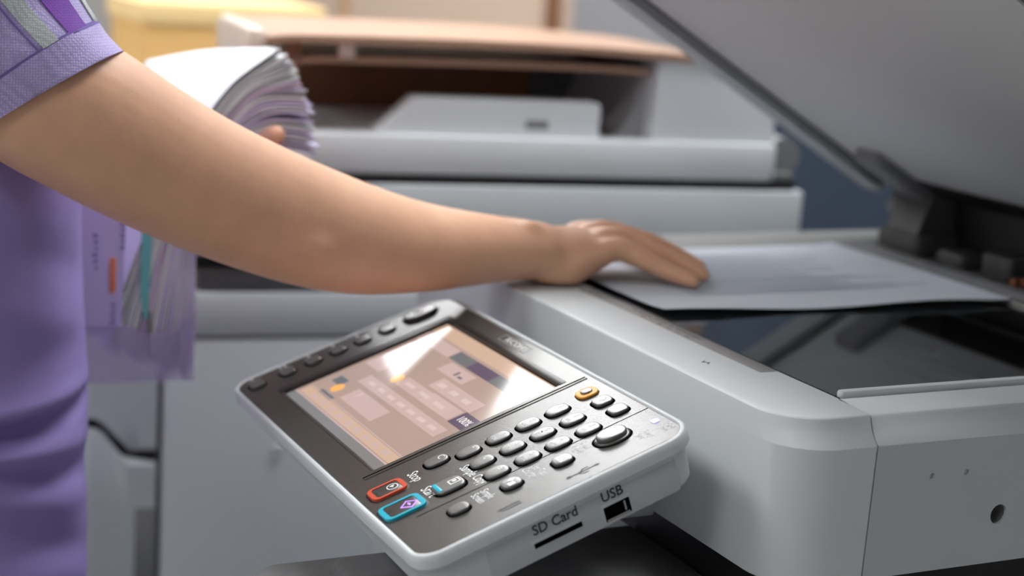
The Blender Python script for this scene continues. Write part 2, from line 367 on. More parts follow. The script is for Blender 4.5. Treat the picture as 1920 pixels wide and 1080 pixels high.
# ---- control panel: its own tilted frame (a across, b up the face, c out of it)
TILT = 0.355
CF = PF @ T(-295.55, -240.52, -66.76) @ rx(TILT)
A0, A1, B0, B1 = -50.5, 300, -26.5, 152
b = NB()
rad = [18, 16, 20, 20]
rg = []
for z, i in ((-28.5, 9), (-27.5, 6.5), (-25, 4.6), (-6.5, 3.2), (-4.6, 3.0), (-4.4, 0.6), (-3.2, -0.2), (0.8, 0.0), (3.2, 0.5), (4.4, 1.3), (4.9, 2.3), (4.7, 3.4), (3.8, 4.2), (1.5, 4.4)):
    rg.append([(x, y, z) for x, y in rr(A0 + i, A1 - i, B0 + i, B1 - i, [max(r - i, 3) for r in rad], 10)])
loft(b, rg, cap=(True, True))
# the front and left of the underside is thinner: pull it up
for v in b.verts:
    if v.co.z < -6:
        k = min(1, max(0, (v.co.x + 56) / 330)); v.co.z = -6 + (v.co.z + 6) * (0.35 + 0.65 * k)
cp = part('control_panel', b, PL, cop, CF, auto=28)
b = NB()
F0 = (A0 + 4.3, A1 - 4.3, B0 + 4.3, B1 - 4.3)
# face plate with the screen opening: frame lofted from the outline to the opening
def opening(x0, x1, y0, y1, n):
    """points on a rectangle matching a rounded outline of 4*(n+1) points"""
    return rr(x0, x1, y0, y1, 0.6, n)
nn = 10
loft(b, [[(x, y, 1.5) for x, y in rr(*F0, [12, 10, 14, 14], nn)], [(x, y, 3.6) for x, y in rr(*F0, [12, 10, 14, 14], nn)],
         [(x, y, 4.2) for x, y in rr(F0[0] + .6, F0[1] - .6, F0[2] + .6, F0[3] - .6, [11, 9, 13, 13], nn)],
         [(x, y, 4.2) for x, y in opening(-3.2, 173.2, -2.6, 132, nn)], [(x, y, 1.2) for x, y in opening(-1, 172, -1, 128.8, nn)]], cap=(False, False))
part('face_plate', b, FACE, cp, CF, auto=25)
FT = 4.2       # face level
b = NB()
for (x0, x1, y0, y1) in ((-3.0, 173.0, 128.3, 133.6), (-7.2, -0.2, -2.4, 133.6)):
    prism(b, x0, x1, y0, y1, 1.4, 4.5, 0.6, 0.3)
part('screen_bezel', b, BZ, cp, CF)
b = NB(); prism(b, -3, 173, -2.4, -0.2, 1.3, 4.3, 0.5, 0.3); part('screen_lip', b, FACE, cp, CF)
b = NB(); box(b, -1, 172, -1, 129, 1.0, 1.7); sg = part('touch_screen', b, SCREENGLASS, cp, CF, smooth=False)
# what the screen shows: flat lit areas
def em(name, c, s=1.0): return mat(name, (0.01, 0.01, 0.01), rough=0.13, spec=0.7, emit=srgb(*c), estr=s)
UI = [em('lcd_tan', (154, 133, 124)), em('lcd_pink', (176, 152, 148)), em('lcd_plum', (78, 68, 88)), em('lcd_slate', (92, 96, 100)), em('lcd_orange', (226, 160, 88)),
      em('lcd_apricot', (180, 152, 132)), em('lcd_text', (188, 168, 164)), em('lcd_grey', (112, 112, 112))]
b = NB()
lay = [0]
def q(x0, x1, y0, y1, mi, z=None):
    z = z or 1.80 + 0.03 * lay[0]; box(b, x0, x1, y0, y1, 1.6, z, mi)
q(0, 171, 0, 127.6, 0); lay[0] = 1
q(0, 171, 0, 8.0, 7); q(0, 171, 8.0, 9.2, 1)
q(4, 171, 10.2, 18.5, 5); q(4, 171, 19.2, 20, 1)
q(18, 41, 17.8, 22.5, 3); q(30, 160, 44, 54.5, 1); q(44, 100, 25, 40, 1); q(60, 136, 60, 71, 1); q(85, 150, 74, 86, 1)
q(66, 106, 89, 100.5, 1); q(110, 168, 86, 100.5, 0)
q(56, 171, 102.5, 112.5, 3); q(84, 118, 102.6, 112.4, 2, 1.9); q(0, 171, 115, 127.6, 5); q(0, 55, 102, 113, 1)
q(148, 170, 59.5, 73.5, 2); q(100, 146, 60, 72, 1); q(4, 30, 60, 96, 1)
lay[0] = 3
for (cx, cy) in ((27, 30), (54, 64.5)): cyl(b, (cx, cy, 1.6), (0, 0, 1), 5.2, 0.36, 20, mi=4)
q(10, 24, 32, 40, 3)
for k in range(9): q(20 + k * 16, 29 + k * 16, 12.4, 16.2, 1)
for k in range(7): q(40 + k * 17, 50 + k * 17, 47.5, 50.8, 6)
for k in range(3): q(66 + k * 24, 80 + k * 24, 64.2, 67.4, 6)
for k in range(3): q(90 + k * 19, 100 + k * 19, 78, 82, 6)
q(86, 89, 92, 97, 3); q(92, 98, 92, 94, 3)
part('screen_image', b, UI, sg, CF, smooth=False)
text('screen_text', '100%', 8.5, (159, 66.5, 2.05), em('lcd_white', (225, 215, 215)), sg, CF, sx=0.85, h=0.06)
text('screen_text', '1', 9, (54, 36, 2.05), UI[6], sg, CF, sx=0.85, h=0.06)
# grooves on the face
b = NB(); prism(b, 176.7, 178.5, -10, 144.5, FT - 0.2, FT + 0.06, 0.4, 0.02); part('face_groove', b, SLOT, cp, CF)
b = NB(); prism(b, 178.7, 181, -10, 144.5, FT - 0.2, FT + 0.45, 0.4, 0.2); part('face_ridge', b, FACE, cp, CF)
b = NB(); prism(b, 250.3, 251.1, -6, 147, FT - 0.2, FT + 0.06, 0.2, 0.02); part('face_groove', b, SLOT, cp, CF)
# keys
def keymesh(w_, h_, m, pw=3.0, H_=1.9, name='key'):
    b = NB(); N = 32; rings = []
    for (s, z) in ((1.0, -0.4), (1.0, H_ - 0.7), (0.975, H_ - 0.25), (0.93, H_ - .03), (0.86, H_ + .03), (0.5, H_ + 0.05), (0.02, H_ + 0.06)):
        ring = []
        for i in range(N):
            t = 2 * math.pi * i / N; c, s2 = math.cos(t), math.sin(t)
            k = (abs(c) ** pw + abs(s2) ** pw) ** (-1 / pw); ring.append((w_ / 2 * s * k * c, h_ / 2 * s * k * s2, z))
        rings.append(ring)
    loft(b, rings)
    me = bpy.data.meshes.new(name)
    bmesh.ops.recalc_face_normals(b, faces=b.faces)
    for f in b.faces: f.smooth = True
    bmesh.ops.scale(b, vec=(0.001,) * 3, verts=b.verts); b.to_mesh(me); b.free(); me.materials.append(m); return me
def moat(w_, h_, pw=3.0, g=1.15):  # flat black disc paints the dark shadow round a key
    b = NB(); N = 32; rings = []
    for z, e in ((-0.3, g), (0.09, g)):
        ring = []
        for i in range(N):
            t = 2 * math.pi * i / N; c, s2 = math.cos(t), math.sin(t)
            k = (abs(c) ** pw + abs(s2) ** pw) ** (-1 / pw); ring.append(((w_ / 2 + e) * k * c, (h_ / 2 + e) * k * s2, z))
        rings.append(ring)
    loft(b, rings); me = bpy.data.meshes.new('key_gap_shadow'); bmesh.ops.scale(b, vec=(0.001,) * 3, verts=b.verts); b.to_mesh(me); b.free(); me.materials.append(SLOT); return me
KW, KH = 11.2, 15.0
kme = keymesh(KW, KH, KEY, 2.7); wme = moat(KW, KH, 2.7)
def addkey(a, bb, me, wm, name='number_key', lab=None):
    f = CF @ T(a, bb, FT); link('key_gap_shadow', wm, cp, f); k = link(name, me, cp, f)
    if lab: k['label'] = lab
    return k
ox, oy, kx, ky = 205.55, 48.43, 19.47, 20.4
rows = [(('*', ''), ('0', ''), ('#', '')), (('7', 'PQRS'), ('8', 'TUV'), ('9', 'WXYZ')), (('4', 'GHI'), ('5', 'JKL'), ('6', 'MNO')), (('1', ''), ('2', 'ABC'), ('3', 'DEF'))]
KT = FT + 2.0
def keytext(k, s, size, da, db, m=LEG, sx=0.9, rot=0):
    """print on a key: a joined sub-part beside it under the control panel"""
    return text('key_print', s, size, (da, db, KT), m, cp, CF, h=0.1, sx=sx, rot=rot)
for j, row in enumerate(rows):
    for i, (g, lt) in enumerate(row):
        a, bb = ox + kx * i, oy + ky * j
        addkey(a, bb, kme, wme)
        keytext(None, g, 6.0, a - 0.4, bb + 3.2)
        if lt: keytext(None, lt, 2.9, a, bb - 2.8)
b = NB(); cyl(b, (ox + kx - 0.5, oy + 2 * ky, KT - 0.3), (0, 0, 1), 0.55, 0.5, 12); part('key_dot', b, BK, cp, CF)
addkey(199, 30, kme, wme, 'clear_key'); keytext(None, 'C', 6.5, 198.5, 33.5)
gk = keymesh(11.5, 12, KEY, 3.2, 2.0); gw = moat(11.5, 12, 3.2)
addkey(219.5, 133.4, gk, gw, 'function_key'); addkey(237.8, 133.8, gk, gw, 'function_key')
k1 = keymesh(10.5, 12.5, KEY, 2.6, 2.2); w1 = moat(10.5, 12.5, 2.6)
for (a, bb) in ((264.6, 14.5), (264.7, 48), (265.5, 80.7)): addkey(a, bb, k1, w1, 'function_key')
# reset key: amber ring with grey centre
yk = keymesh(12.5, 14, YEL, 2.8, 1.6); addkey(200.4, 133.2, yk, moat(12.5, 14, 2.8, .4), 'reset_ring', 'amber ring around the reset key')
link('reset_key', keymesh(6.6, 7.6, KEY, 2.5, 2.6), cp, CF @ T(200.4, 133.2, FT))
# big oval key upper right
ov = keymesh(13.5, 19, KEY, 2.2, 4.0); link('key_gap_shadow', moat(16.5, 22, 2.2, 1.5), cp, CF @ T(265.3, 114, FT)); link('key_collar', keymesh(17, 22.5, FACE, 2.2, 1.4), cp, CF @ T(265.3, 114, FT)); link('oval_key', ov, cp, CF @ T(265.3, 114, FT))
# stop and start: framed keys
def ringmesh(w_, h_, t, m, z0, z1, r):
    b = NB(); n = 6
    o1 = rr(-w_ / 2, w_ / 2, -h_ / 2, h_ / 2, r, n); o2 = rr(-w_ / 2 + t[0], w_ / 2 - t[0], -h_ / 2 + t[1], h_ / 2 - t[1], max(r - 2.2, 1), n)
    loft(b, [[(x, y, z0) for x, y in o1], [(x * .985, y * .985, z1) for x, y in o1], [(x, y, z1) for x, y in o2], [(x, y, z0) for x, y in o2]], cap=(False, False)); return b
def framed(a, bb, w_, h_, m, t, nm_, r=4.5):
    f = CF @ T(a, bb, FT)
    b = NB(); prism(b, -w_ / 2 - 1.1, w_ / 2 + 1.1, -h_ / 2 - 1.1, h_ / 2 + 1.1, -.3, .12, r + 1, .05); part('key_gap_shadow', b, BK, cp, f)  # black plate, painted shadow round the framed key
    o = part(nm_ + '_frame', ringmesh(w_, h_, t, m, 0, 1.7, r), m, cp, f)
    b = NB(); prism(b, -w_ / 2 + t[0], w_ / 2 - t[0], -h_ / 2 + t[1], h_ / 2 - t[1], 0, 1.5, max(r - 2.2, 1), .4); part(nm_ + '_key', b, FACE, cp, f)
framed(206.5, -5.5, 16, 22.5, RED, (1.7, 3.0), 'stop'); framed(234.5, -7.5, 18.5, 26, TEAL, (1.9, 3.2), 'start')
def ringdisc(bm, cx, cy, R, r, z, h, n=24):
    loft(bm, [[(cx + R * math.cos(2 * math.pi * i / n) * k, cy + R * math.sin(2 * math.pi * i / n), z + h * s) for i in range(n)] for k, s in ((1, 0), (1, 1))])
b = NB(); cyl(b, (206.5, -2, FT + 1.4), (0, 0, 1), 3.6, 0.2, 24, mi=0); cyl(b, (206.5, -2, FT + 1.6), (0, 0, 1), 2.9, 0.05, 24, mi=1); extrude_poly(b, [(205.2, -0.2), (207.8, -2), (205.2, -3.8)], 'z', FT + 1.6, FT + 1.72, mi=0)
part('stop_symbol', b, [LEG, FACE], cp, CF, smooth=False)
b = NB(); prism(b, 204, 209, -12.5, -11.3, FT + 1.3, FT + 1.62, .4, .05); part('key_lamp', b, BK, cp, CF)
b = NB(); cyl(b, (232, -14, FT + 1.3), (0, 0, 1), .9, .32, 14); part('key_lamp', b, BK, cp, CF)
def dia(bm, cx, cy, rx_, ry_, z0, z1, mi): extrude_poly(bm, [(cx - rx_, cy), (cx, cy - ry_), (cx + rx_, cy), (cx, cy + ry_)], 'z', z0, z1, mi)
b = NB(); dia(b, 235.5, -3.5, 5.0, 5.8, FT + 1.3, FT + 1.62, 0); dia(b, 235.5, -3.5, 3.7, 4.3, FT + 1.5, FT + 1.68, 1); dia(b, 235.5, -3.5, 2.2, 1.0, FT + 1.6, FT + 1.74, 0)
part('start_symbol', b, [VIO, FACE], cp, CF, smooth=False)
# sample copy key
f = CF @ T(234, 22, FT)
sw = keymesh(15.5, 19, KEY, 3.4, 2.0); link('key_gap_shadow', moat(15.5, 19, 3.4, 1.4), cp, f); link('sample_copy_key', sw, cp, f)
b = NB(); prism(b, 227.8, 239.5, 13.8, 16.6, FT + 1.5, FT + 2.35, 1.2, .2); part('key_lamp', b, TEAL, cp, CF)
b = NB()
for z0, z1, g, mi in ((2.05, 2.22, 0, 0), (2.2, 2.26, .8, 1)): prism(b, 231.5 + g, 237.0 - g, 22.5 + g, 29.5 - g, FT + z0 - .3, FT + z1, .6, .02, mi=mi)
prism(b, 233, 235, 25, 27.6, FT + 2.1, FT + 2.3, .2, .02, mi=0)
part('key_symbol', b, [LEG, KEY], cp, CF, smooth=False)
# icons on the small keys
b = NB(); zz = FT + 2.25
prism(b, 261.5, 269.5, 77.8, 84.2, zz - .3, zz + .10, .6, .02, mi=0); prism(b, 262.4, 268.6, 78.7, 83.3, zz - .2, zz + .14, .4, .02, mi=1); prism(b, 263.8, 267.2, 80.6, 81.4, zz - .2, zz + .18, .1, .02, mi=0)
dia(b, 262.5, 49.6, 2.0, 3.0, zz - .3, zz + .1, 0); prism(b, 265, 268.6, 45.2, 49.6, zz - .3, zz + .1, .3, .02, mi=0)
dia(b, 219.5, 134.2, 2.6, 2.6, zz - .5, zz - .06, 0); dia(b, 219.5, 134.2, 1.5, 1.5, zz - .4, zz - .02, 1)
part('key_symbol', b, [LEG, KEY], cp, CF, smooth=False)
# printed words on the face
def word(s, size, a, bb, m=LEG, sx=.62, align='LEFT', **k): return text('printed_text', s, size, (a, bb, FT + .06), m, cp, CF, sx=sx, h=.08, align=align, **k)
word('Stop', 10.0, 197.5, 13.5, sx=.72); word('Start', 10.0, 222.5, 11.5, sx=.72); word('Sample Copy', 9.0, 218.5, 38.5, sx=.62)
word('Simple\nScreen', 7.5, 255.5, 31.0, LEG, sx=.62); word('User Tools\nCounter', 7.0, 254.0, 64.5, LEG, sx=.55); word('Login/\nLogout', 6.5, 254.5, 96.0, LEG, sx=.6)
word('Energy\nSaver', 6.0, 274.0, 128, LEG, sx=.6); word('Check\nStatus', 5.2, 278, 141.5, LEG, sx=.6)
text('printed_text', '( SD', 5.0, (286.5, 37, FT + .06), LEGD, cp, CF, rot=math.radians(90), sx=.9, h=.08) if False else None
b = NB()
for pts in ([(285, 74), (286, 74), (286, 91), (285, 91)], [(286, 79), (288.4, 82), (288.4, 85.5), (287.6, 85.5), (287.6, 82.4), (285.8, 80)], [(285, 81), (282.6, 84), (282.6, 87.6), (283.4, 87.6), (283.4, 84.4), (285.4, 82)]): extrude_poly(b, pts, 'z', FT - .1, FT + .1)
cyl(b, (285.5, 74, FT - .1), (0, 0, 1), 1.5, .2, 14); dia(b, 285.5, 92, 1.2, 2, FT - .1, FT + .1, 0)
part('usb_symbol', b, LEGD, cp, CF, smooth=False)
b = NB(); prism(b, 284, 285.2, 29, 43, FT - .1, FT + .1, .1, .02); prism(b, 286.6, 287.8, 31, 43, FT - .1, FT + .1, .1, .02); extrude_poly(b, [(284, 29), (285.2, 29), (287.8, 31.4), (286.6, 31.4)], 'z', FT - .1, FT + .09)
part('card_symbol', b, LEGD, cp, CF, smooth=False)
# status lamp
b = NB(); prism(b, 267, 271.5, 145.2, 150.5 - 6.6, FT - .1, FT + .5, 1, .2) if False else prism(b, 266.5, 271.5, 138.5, 143.2, FT - .1, FT + .5, 1, .2); part('status_lamp', b, LEDM, cp, CF)
# boxed maker's name beside the screen
b = NB()
for (x0, x1, y0, y1) in ((66, 106, 136.5, 137.1), (66, 106, 143.2, 143.8), (66, 66.6, 136.5, 143.8), (105.4, 106, 136.5, 143.8)): box(b, x0, x1, y0, y1, FT - .1, FT + .08)
part('name_frame', b, LEGG, cp, CF, smooth=False)
text('printed_text', 'RICOH', 6.6, (86, 140.1, FT + .06), LEG, cp, CF, sx=1.25, h=.08)
# function keys along the left edge and the large oval one
fk = keymesh(12, 11, KEY, 3.0, 1.9); fw = moat(12, 11, 3.0)
lab = ['Copy', 'Document Server', 'Facsimile', 'Printer', 'Scanner', 'Other']
for i, bb in enumerate((-10, 13.5, 33.5, 53, 72.3, 92)):
    addkey(-29.5, bb, fk, fw, 'function_key')
    word(lab[i].replace(' ', '\n'), 4.4, -48.5, bb + 1, LEG, sx=.62)
    b = NB(); prism(b, -35, -34, bb - 5, bb + 5, FT + 1.6, FT + 2.25, .3, .1); part('key_lamp', b, LEGG, cp, CF)
f = CF @ T(-31, 120, FT); link('key_gap_shadow', moat(16, 26, 2.2, 1.4), cp, f); link('home_key', keymesh(16, 26, KEY, 2.2, 3.0), cp, f)
b = NB(); extrude_poly(b, [(-36, 119), (-31, 124), (-26, 119), (-28, 119), (-28, 115), (-34, 115), (-34, 119)], 'z', FT + 2.8, FT + 3.2); part('key_symbol', b, LEG, cp, CF, smooth=False)
# side slots, with lettering that reads along the side (b axis), facing outwards
SA = A1 - 2.4
SFm = Matrix(((0, 0, 1, 0), (1, 0, 0, 0), (0, 1, 0, 0), (0, 0, 0, 1)))      # local x -> b, y -> c, z -> a
def sidebox(nm_, y0, y1, z0, z1, x0, x1, m, r=1.0, par=None):
    b = NB(); prism(b, y0, y1, z0, z1, x0, x1, r, .25); return part(nm_, b, m, par or cp, CF @ SFm)
sidebox('port_cover', 12, 134, -27.4, -6.0, SA - 6, SA - .9, PL2, 3)
XS = SA - .9
sidebox('slot_frame', 37.6, 71.7, -21.6, -15.6, XS - 3, XS + .5, PL2, 1.2); sidebox('card_slot', 39.4, 69.9, -20.2, -17.0, XS - 2, XS + .62, SLOT, .4)
sidebox('slot_frame', 82.6, 102.2, -26.6, -14.6, XS - 3, XS + .5, PL2, 1.2); us = sidebox('usb_port', 84.0, 100.8, -25.2, -16.0, XS - 2, XS + .62, SLOT, .5)
sidebox('port_tongue', 84.8, 99.6, -24.9, -23.8, XS, XS + .8, CHROME, .2, us); sidebox('port_tongue', 96.8, 98.0, -23, -17, XS, XS + .8, CHROME, .2, us)
text('printed_text', 'SD Card', 8.6, (55, -9.9, XS + .2), LEGD, cp, CF @ SFm, sx=.95, h=.15, bold=.12)
text('printed_text', 'USB', 8.6, (91.5, -10.2, XS + .2), LEGD, cp, CF @ SFm, sx=.95, h=.15, bold=.12)
# neck under the panel
b = NB(); prism(b, 110, 200, 30, 110, -62, -12, 8, 5); part('panel_neck', b, PL, cp, CF)
b = NB(); tube(b, [(292, -6, -16, 5), (293, -7, -26, 5.5), (296, -10, -40, 6)], n=16); part('cable_guide', b, PL, cp, CF)
# ---- the sheet on the glass
PAPER = mat('paper', (0.56, 0.60, 0.66), rough=0.8, nscale=8, namp=0.02)  # bluish tint of reflected light is put into the base colour
b = NB(); nx, ny = 28, 36; grid = []
for top in (0, 1):
    g = []
    for j in range(ny + 1):
        row = []
        for i in range(nx + 1):
            x = -432 + 216 * i / nx; y = 9 + 304 * j / ny
            ed = max(0, (x + 260) / 44)
            z = 1.0 + 0.4 * top + (1.6 * math.sin(y * .030 + .6) + 1.7) * ed * ed * .8 + 0.5 * math.sin(y * .02 + x * .015)
            if y > 300: z += (y - 300) * .1
            row.append(b.verts.new((x + 2.2 * math.sin(y * .012) + (y - 9) * 0.052 * max(0, (x + 432) / 216), y, max(z, .9 + .3 * top))))
        g.append(row)
    grid.append(g)
for top in (0, 1):
    g = grid[top]
    for j in range(ny):
        for i in range(nx): b.faces.new((g[j][i], g[j][i + 1], g[j + 1][i + 1], g[j + 1][i]))
for j in range(ny):
    for i in (0, nx): b.faces.new((grid[0][j][i], grid[0][j + 1][i], grid[1][j + 1][i], grid[1][j][i]))
for i in range(nx):
    for j in (0, ny): b.faces.new((grid[0][j][i], grid[0][j][i + 1], grid[1][j][i + 1], grid[1][j][i]))
for v in b.verts: v.co -= Vector((-320, 160, 0))
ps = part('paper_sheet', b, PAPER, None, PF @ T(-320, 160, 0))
tag(ps, 'white paper sheet lying on the copier glass under the right hand', 'paper')
b = NB(); 
for k in range(22):
    y0 = -105 + (k * 37 % 60) * .3
    box(b, -78 + k * 7.6, -76.4 + k * 7.6, -100, 40 + 90 * random.random(), 2.2, 2.5)
FP = mat('faint_print', (0.44, 0.47, 0.55), rough=.8)
for v in b.verts:
    x = v.co.x - 320; y = v.co.y + 160; ed = max(0, (x + 260) / 44)
    v.co.z += (1.6 * math.sin(y * .030 + .6) + 1.7) * ed * ed * .8 + 0.5 * math.sin(y * .02 + x * .015) - 0.75
bmesh.ops.delete(b, geom=[f for f in b.faces if f.calc_center_median().x > 60], context='FACES')
part('printed_lines', b, FP, ps, PF @ T(-320, 160, 0), smooth=False)
# ------------------------------------------------------------------ far copier
PLA = mat('bright_white_plastic', (0.74, 0.77, 0.79), rough=0.5)
BR = Matrix.Translation((-0.700, 0.200, Z0)) @ rz(math.radians(-8.5))
far = thing('photocopier', 'second white copier standing behind the near one with dark document tray', 'photocopier', (-0.98, 0.15, 0))
def fp(nm_, bm, m, par=None, **k): return part(nm_, bm, m, par or far, BR, **k)
b = NB(); prism(b, -560, 0, -400, 252, -62, 9, 8, 3); fp('scanner_housing', b, PLB)
b = NB(); prism(b, -552, -4, -390, 244, 9, 18, 8, 1); fp('lid_gap', b, BK)
b = NB(); prism(b, -545, -4, -285, 220, 18.5, 57, [8, 14, 14, 8], 3); fp('document_feeder', b, PLA)
b = NB(); extrude_poly(b, [(-212, 56), (20, 56), (20, 90), (18, 93), (-170, 93)], 'x', -48, -14); fg = fp('paper_guide', b, PLA)
b = NB(); prism(b, -15, -13.2, -58, -34, 66, 74, 1, .4); fp('guide_slot', b, PLD, fg)
b = NB(); extrude_poly(b, [(78, 56), (214, 56), (214, 84), (206, 92), (146, 138), (80, 138)], 'x', -290, -12)
fp('feeder_cover', b, PLA)
b = NB(); extrude_poly(b, [(214, 57), (214.5, 60), (216, 62), (219, 57)], 'x', -470, -20); fp('feeder_seam', b, PLD)
GRD = mat('graphite_plastic', (0.10, 0.10, 0.105), rough=.55)
b = NB(); pp = [(79, 57), (79, 137), (74, 137)]
for i in range(1, 10): a = math.radians(90 * i / 9); pp.append((40 + 34 * math.cos(a), 137 - 79.5 * math.sin(a)))
extrude_poly(b, pp, 'x', -240, -40); fp('feeder_throat', b, mat('throat_plastic', (0.36, 0.36, 0.37), rough=.5))
b = NB(); prism(b, -300, -240, 21, 79, 57, 132, 3, 2); fp('feeder_back', b, GRD)
TRB = mat('tray_brown_warm_flare', srgb(178, 140, 114), rough=.35, spec=.6, nscale=12, namp=.06)  # tray brown with the warm flare mixed into the colour
TRD = mat('dark_brown_warm_shade', srgb(120, 78, 50), rough=.5, nscale=10, namp=.15)  # dark brown takes in warm flare and the shadow under the tray
b = NB(); prism(b, -300, -240, -285, 20, 57, 128, 3, 2); fp('tray_back', b, TRD)
def trayplate(nm_, pts, x0, x1, t, m):
    b = NB(); pts = [(p.x, p.y) for p in crspline([(a, c, 0) for a, c in pts], 5)]
    low = [(y, z - t) for y, z in reversed(pts)]
    extrude_poly(b, pts + low, 'x', x0, x1); return fp(nm_, b, m)
trayplate('input_tray', [(-318, 146), (-280, 149), (-120, 151), (0, 150), (60, 148), (110, 146), (150, 143)], -290, -8, 7, TRB)
trayplate('output_tray', [(-285, 126), (-250, 128), (-100, 130), (20, 130), (76, 128)], -220, -26, 6, TRB)
CRM = mat('cream_plastic', srgb(222, 205, 188), rough=.45)
b = NB(); prism(b, -230, -16, -338, -316, 112, 153, 10, 9); ts = fp('tray_stop', b, CRM)
b = NB(); prism(b, -60, -24, -300, -286, 60, 127, 3, 2); fp('tray_support', b, TRB)
for yy in (-300, -248):
    b = NB(); prism(b, -32, -18, yy, yy + 16, 128, 145, 3, 2); fp('tray_block', b, CRM if yy > -300 else TRD)
# hinge cap on the right
b = NB(); cyl(b, (-70, 232, 44), (1, 0, 0), 19, 50, 28); fp('hinge_cap', b, PLD)
b = NB(); prism(b, -90, -14, 206, 246, 18, 27, 8, 3); fp('hinge_foot', b, PLD)
# exit cavity and body below
b = NB(); box(b, -540, -18, -390, 240, -99, -62); fp('exit_cavity', b, BK)
b = NB(); prism(b, -16, -6, -380, -200, -97, -76, 3, 2); fp('exit_tray_highlight', b, GRD)  # grey bar stands in for the highlight strip on the exit tray
b = NB(); prism(b, -560, 0, -409, 251, -141.5, -99, 5, 3); fp('upper_side_panel', b, PLB)
b = NB(); prism(b, -555, -3, -407, 249, -146, -140, 5, .5); fp('panel_seam', b, GRD)
b = NB(); prism(b, -560, 0, -409, 251, -1000, -145, 5, 3); fp('side_panel', b, PLB)
b = NB(); cyl(b, (-1, -297, -257), (1, 0, 0), 6.5, 4.5, 20, r2=5.2); fp('button_light_spot', b, PL)  # button made white to give a bright reflected spot
def cover(z0, z1, nm_, d0=0, d1=0, inset=0, m=PLB):
    b = NB(); rings = []
    zs = [z1, z1 - 2] + [z1 + (z0 - z1) * t for t in (.2, .4, .6, .8)] + [z0 + 2, z0]
    for k, z in enumerate(zs):
        ins = inset + (1.5 if k in (0, len(zs) - 1) else 0); w_ = k / (len(zs) - 1)
        ring = []
        for x, y in rr(-540 + ins, -2 - ins, -500 + ins, -414, [24, 28, 1, 1], 8) if False else [(x, y) for x, y in densify(rr(-540 + ins, -2 - ins, -500 + ins, -414, [24, 28, 1, 1], 8))]:
            ring.append((x, y, z + (d1 * (1 - w_) + d0 * w_) * max(0, min(1, (-440 - y) / 28))))
        rings.append(ring)
    loft(b, rings); return fp(nm_, b, m)
def densify(pts):
    out = []
    for a, c in zip(pts, pts[1:] + pts[:1]):
        d = math.hypot(c[0] - a[0], c[1] - a[1]); n = max(1, int(d / 6)) if d < 120 else 8
        out += [(a[0] + (c[0] - a[0]) * k / n, a[1] + (c[1] - a[1]) * k / n) for k in range(n)]
    return out
cover(-254, -120, 'front_door', 36)
cover(-560, -267, 'paper_drawer', 0, 36); cover(-760, -570, 'paper_drawer'); cover(-985, -770, 'paper_drawer')
cover(-268, -253, 'handle_gap', 36, 36, 5, BK)
b = NB(); prism(b, -6, -1.2, -434, -413, -420, -312, 3, 1); fp('handle_recess', b, PLD)
b = NB(); box(b, -530, -5, -414, -409, -985, -125); fp('front_seam', b, GRD)
for yy in (-360, 210):
    for xx in (-500, -60):
        b = NB(); cyl(b, (xx, yy, -1001), (0, 1, 0), 18.5, 22, 18); fp('caster', b, BK)
# ------------------------------------------------------------------ behind: partition, box, cabinet
b = NB(); prism(b, -1560, -560, -18, 18, 8, 1800, 4, 4)
par = thing('partition_screen', 'dark navy fabric partition standing behind the copiers', 'partition', (-1.03, 0.90, 0))
PFm = Matrix.Translation((0, 0.90, 0))
NAVY = mat('navy_fabric', srgb(38, 52, 70), rough=.95, bump=.4, bscale=500, nscale=5, namp=.12)
part('fabric_panel', b, NAVY, par, PFm)
b = NB(); prism(b, -1564, -556, -22, 22, 1796, 1814, 3, 3); part('top_rail', b, PLD, par, PFm)
for xx in (-1520, -600):
    b = NB(); prism(b, xx - 20, xx + 20, -60, 60, 0, 12, 6, 3); part('foot', b, PLD, par, PFm)
cab = thing('side_cabinet', 'low grey side cabinet beyond the far copier carrying the yellow box', 'cabinet', (-1.80, 0.02, 0))
CBF = Matrix.Translation((-1.80, 0.02, 0))
b = NB(); prism(b, -190, 190, -330, 330, 40, 930, 6, 3); cb = part('carcass', b, PLB, cab, CBF)
b = NB(); prism(b, -200, 200, -340, 340, 930, 952, 4, 3); part('cabinet_top', b, PLB, cab, CBF)
for s in (-1, 1):
    b = NB(); prism(b, 190, 206, min(s * 4, s * 324), max(s * 4, s * 324), 60, 915, 3, 2); d = part('door', b, PLB, cab, CBF)
    b = NB(); prism(b, 206, 218, min(s * 18, s * 30), max(s * 18, s * 30), 520, 640, 3, 2); part('handle', b, PLD, d, CBF)
b = NB(); prism(b, -185, 185, -320, 320, 0, 41, 2, 1); part('plinth', b, BK, cab, CBF)
YB_ = mat('yellow_card', srgb(222, 176, 108), rough=.7, nscale=6, namp=.04); YLM = mat('pale_yellow_card', srgb(245, 212, 150), rough=.7)
yb = thing('storage_box', 'yellow cardboard storage box with paler lid on the cabinet', 'box', (-1.80, 0.135, 0.952))
YF_ = Matrix.Translation((-1.80, 0.135, 0.952))
b = NB(); prism(b, -110, 100, -138, 138, 0.5, 160, 4, 2); part('box_body', b, YB_, yb, YF_)
b = NB(); prism(b, -116, 106, -144, 144, 160, 192, 4, 3); part('lid', b, YLM, yb, YF_)
# ------------------------------------------------------------------ the person
per = thing('person', 'person in a lilac short-sleeved polo shirt reaching the right hand over the copier glass', 'person', (-0.50, -0.47, 0))
b = NB()
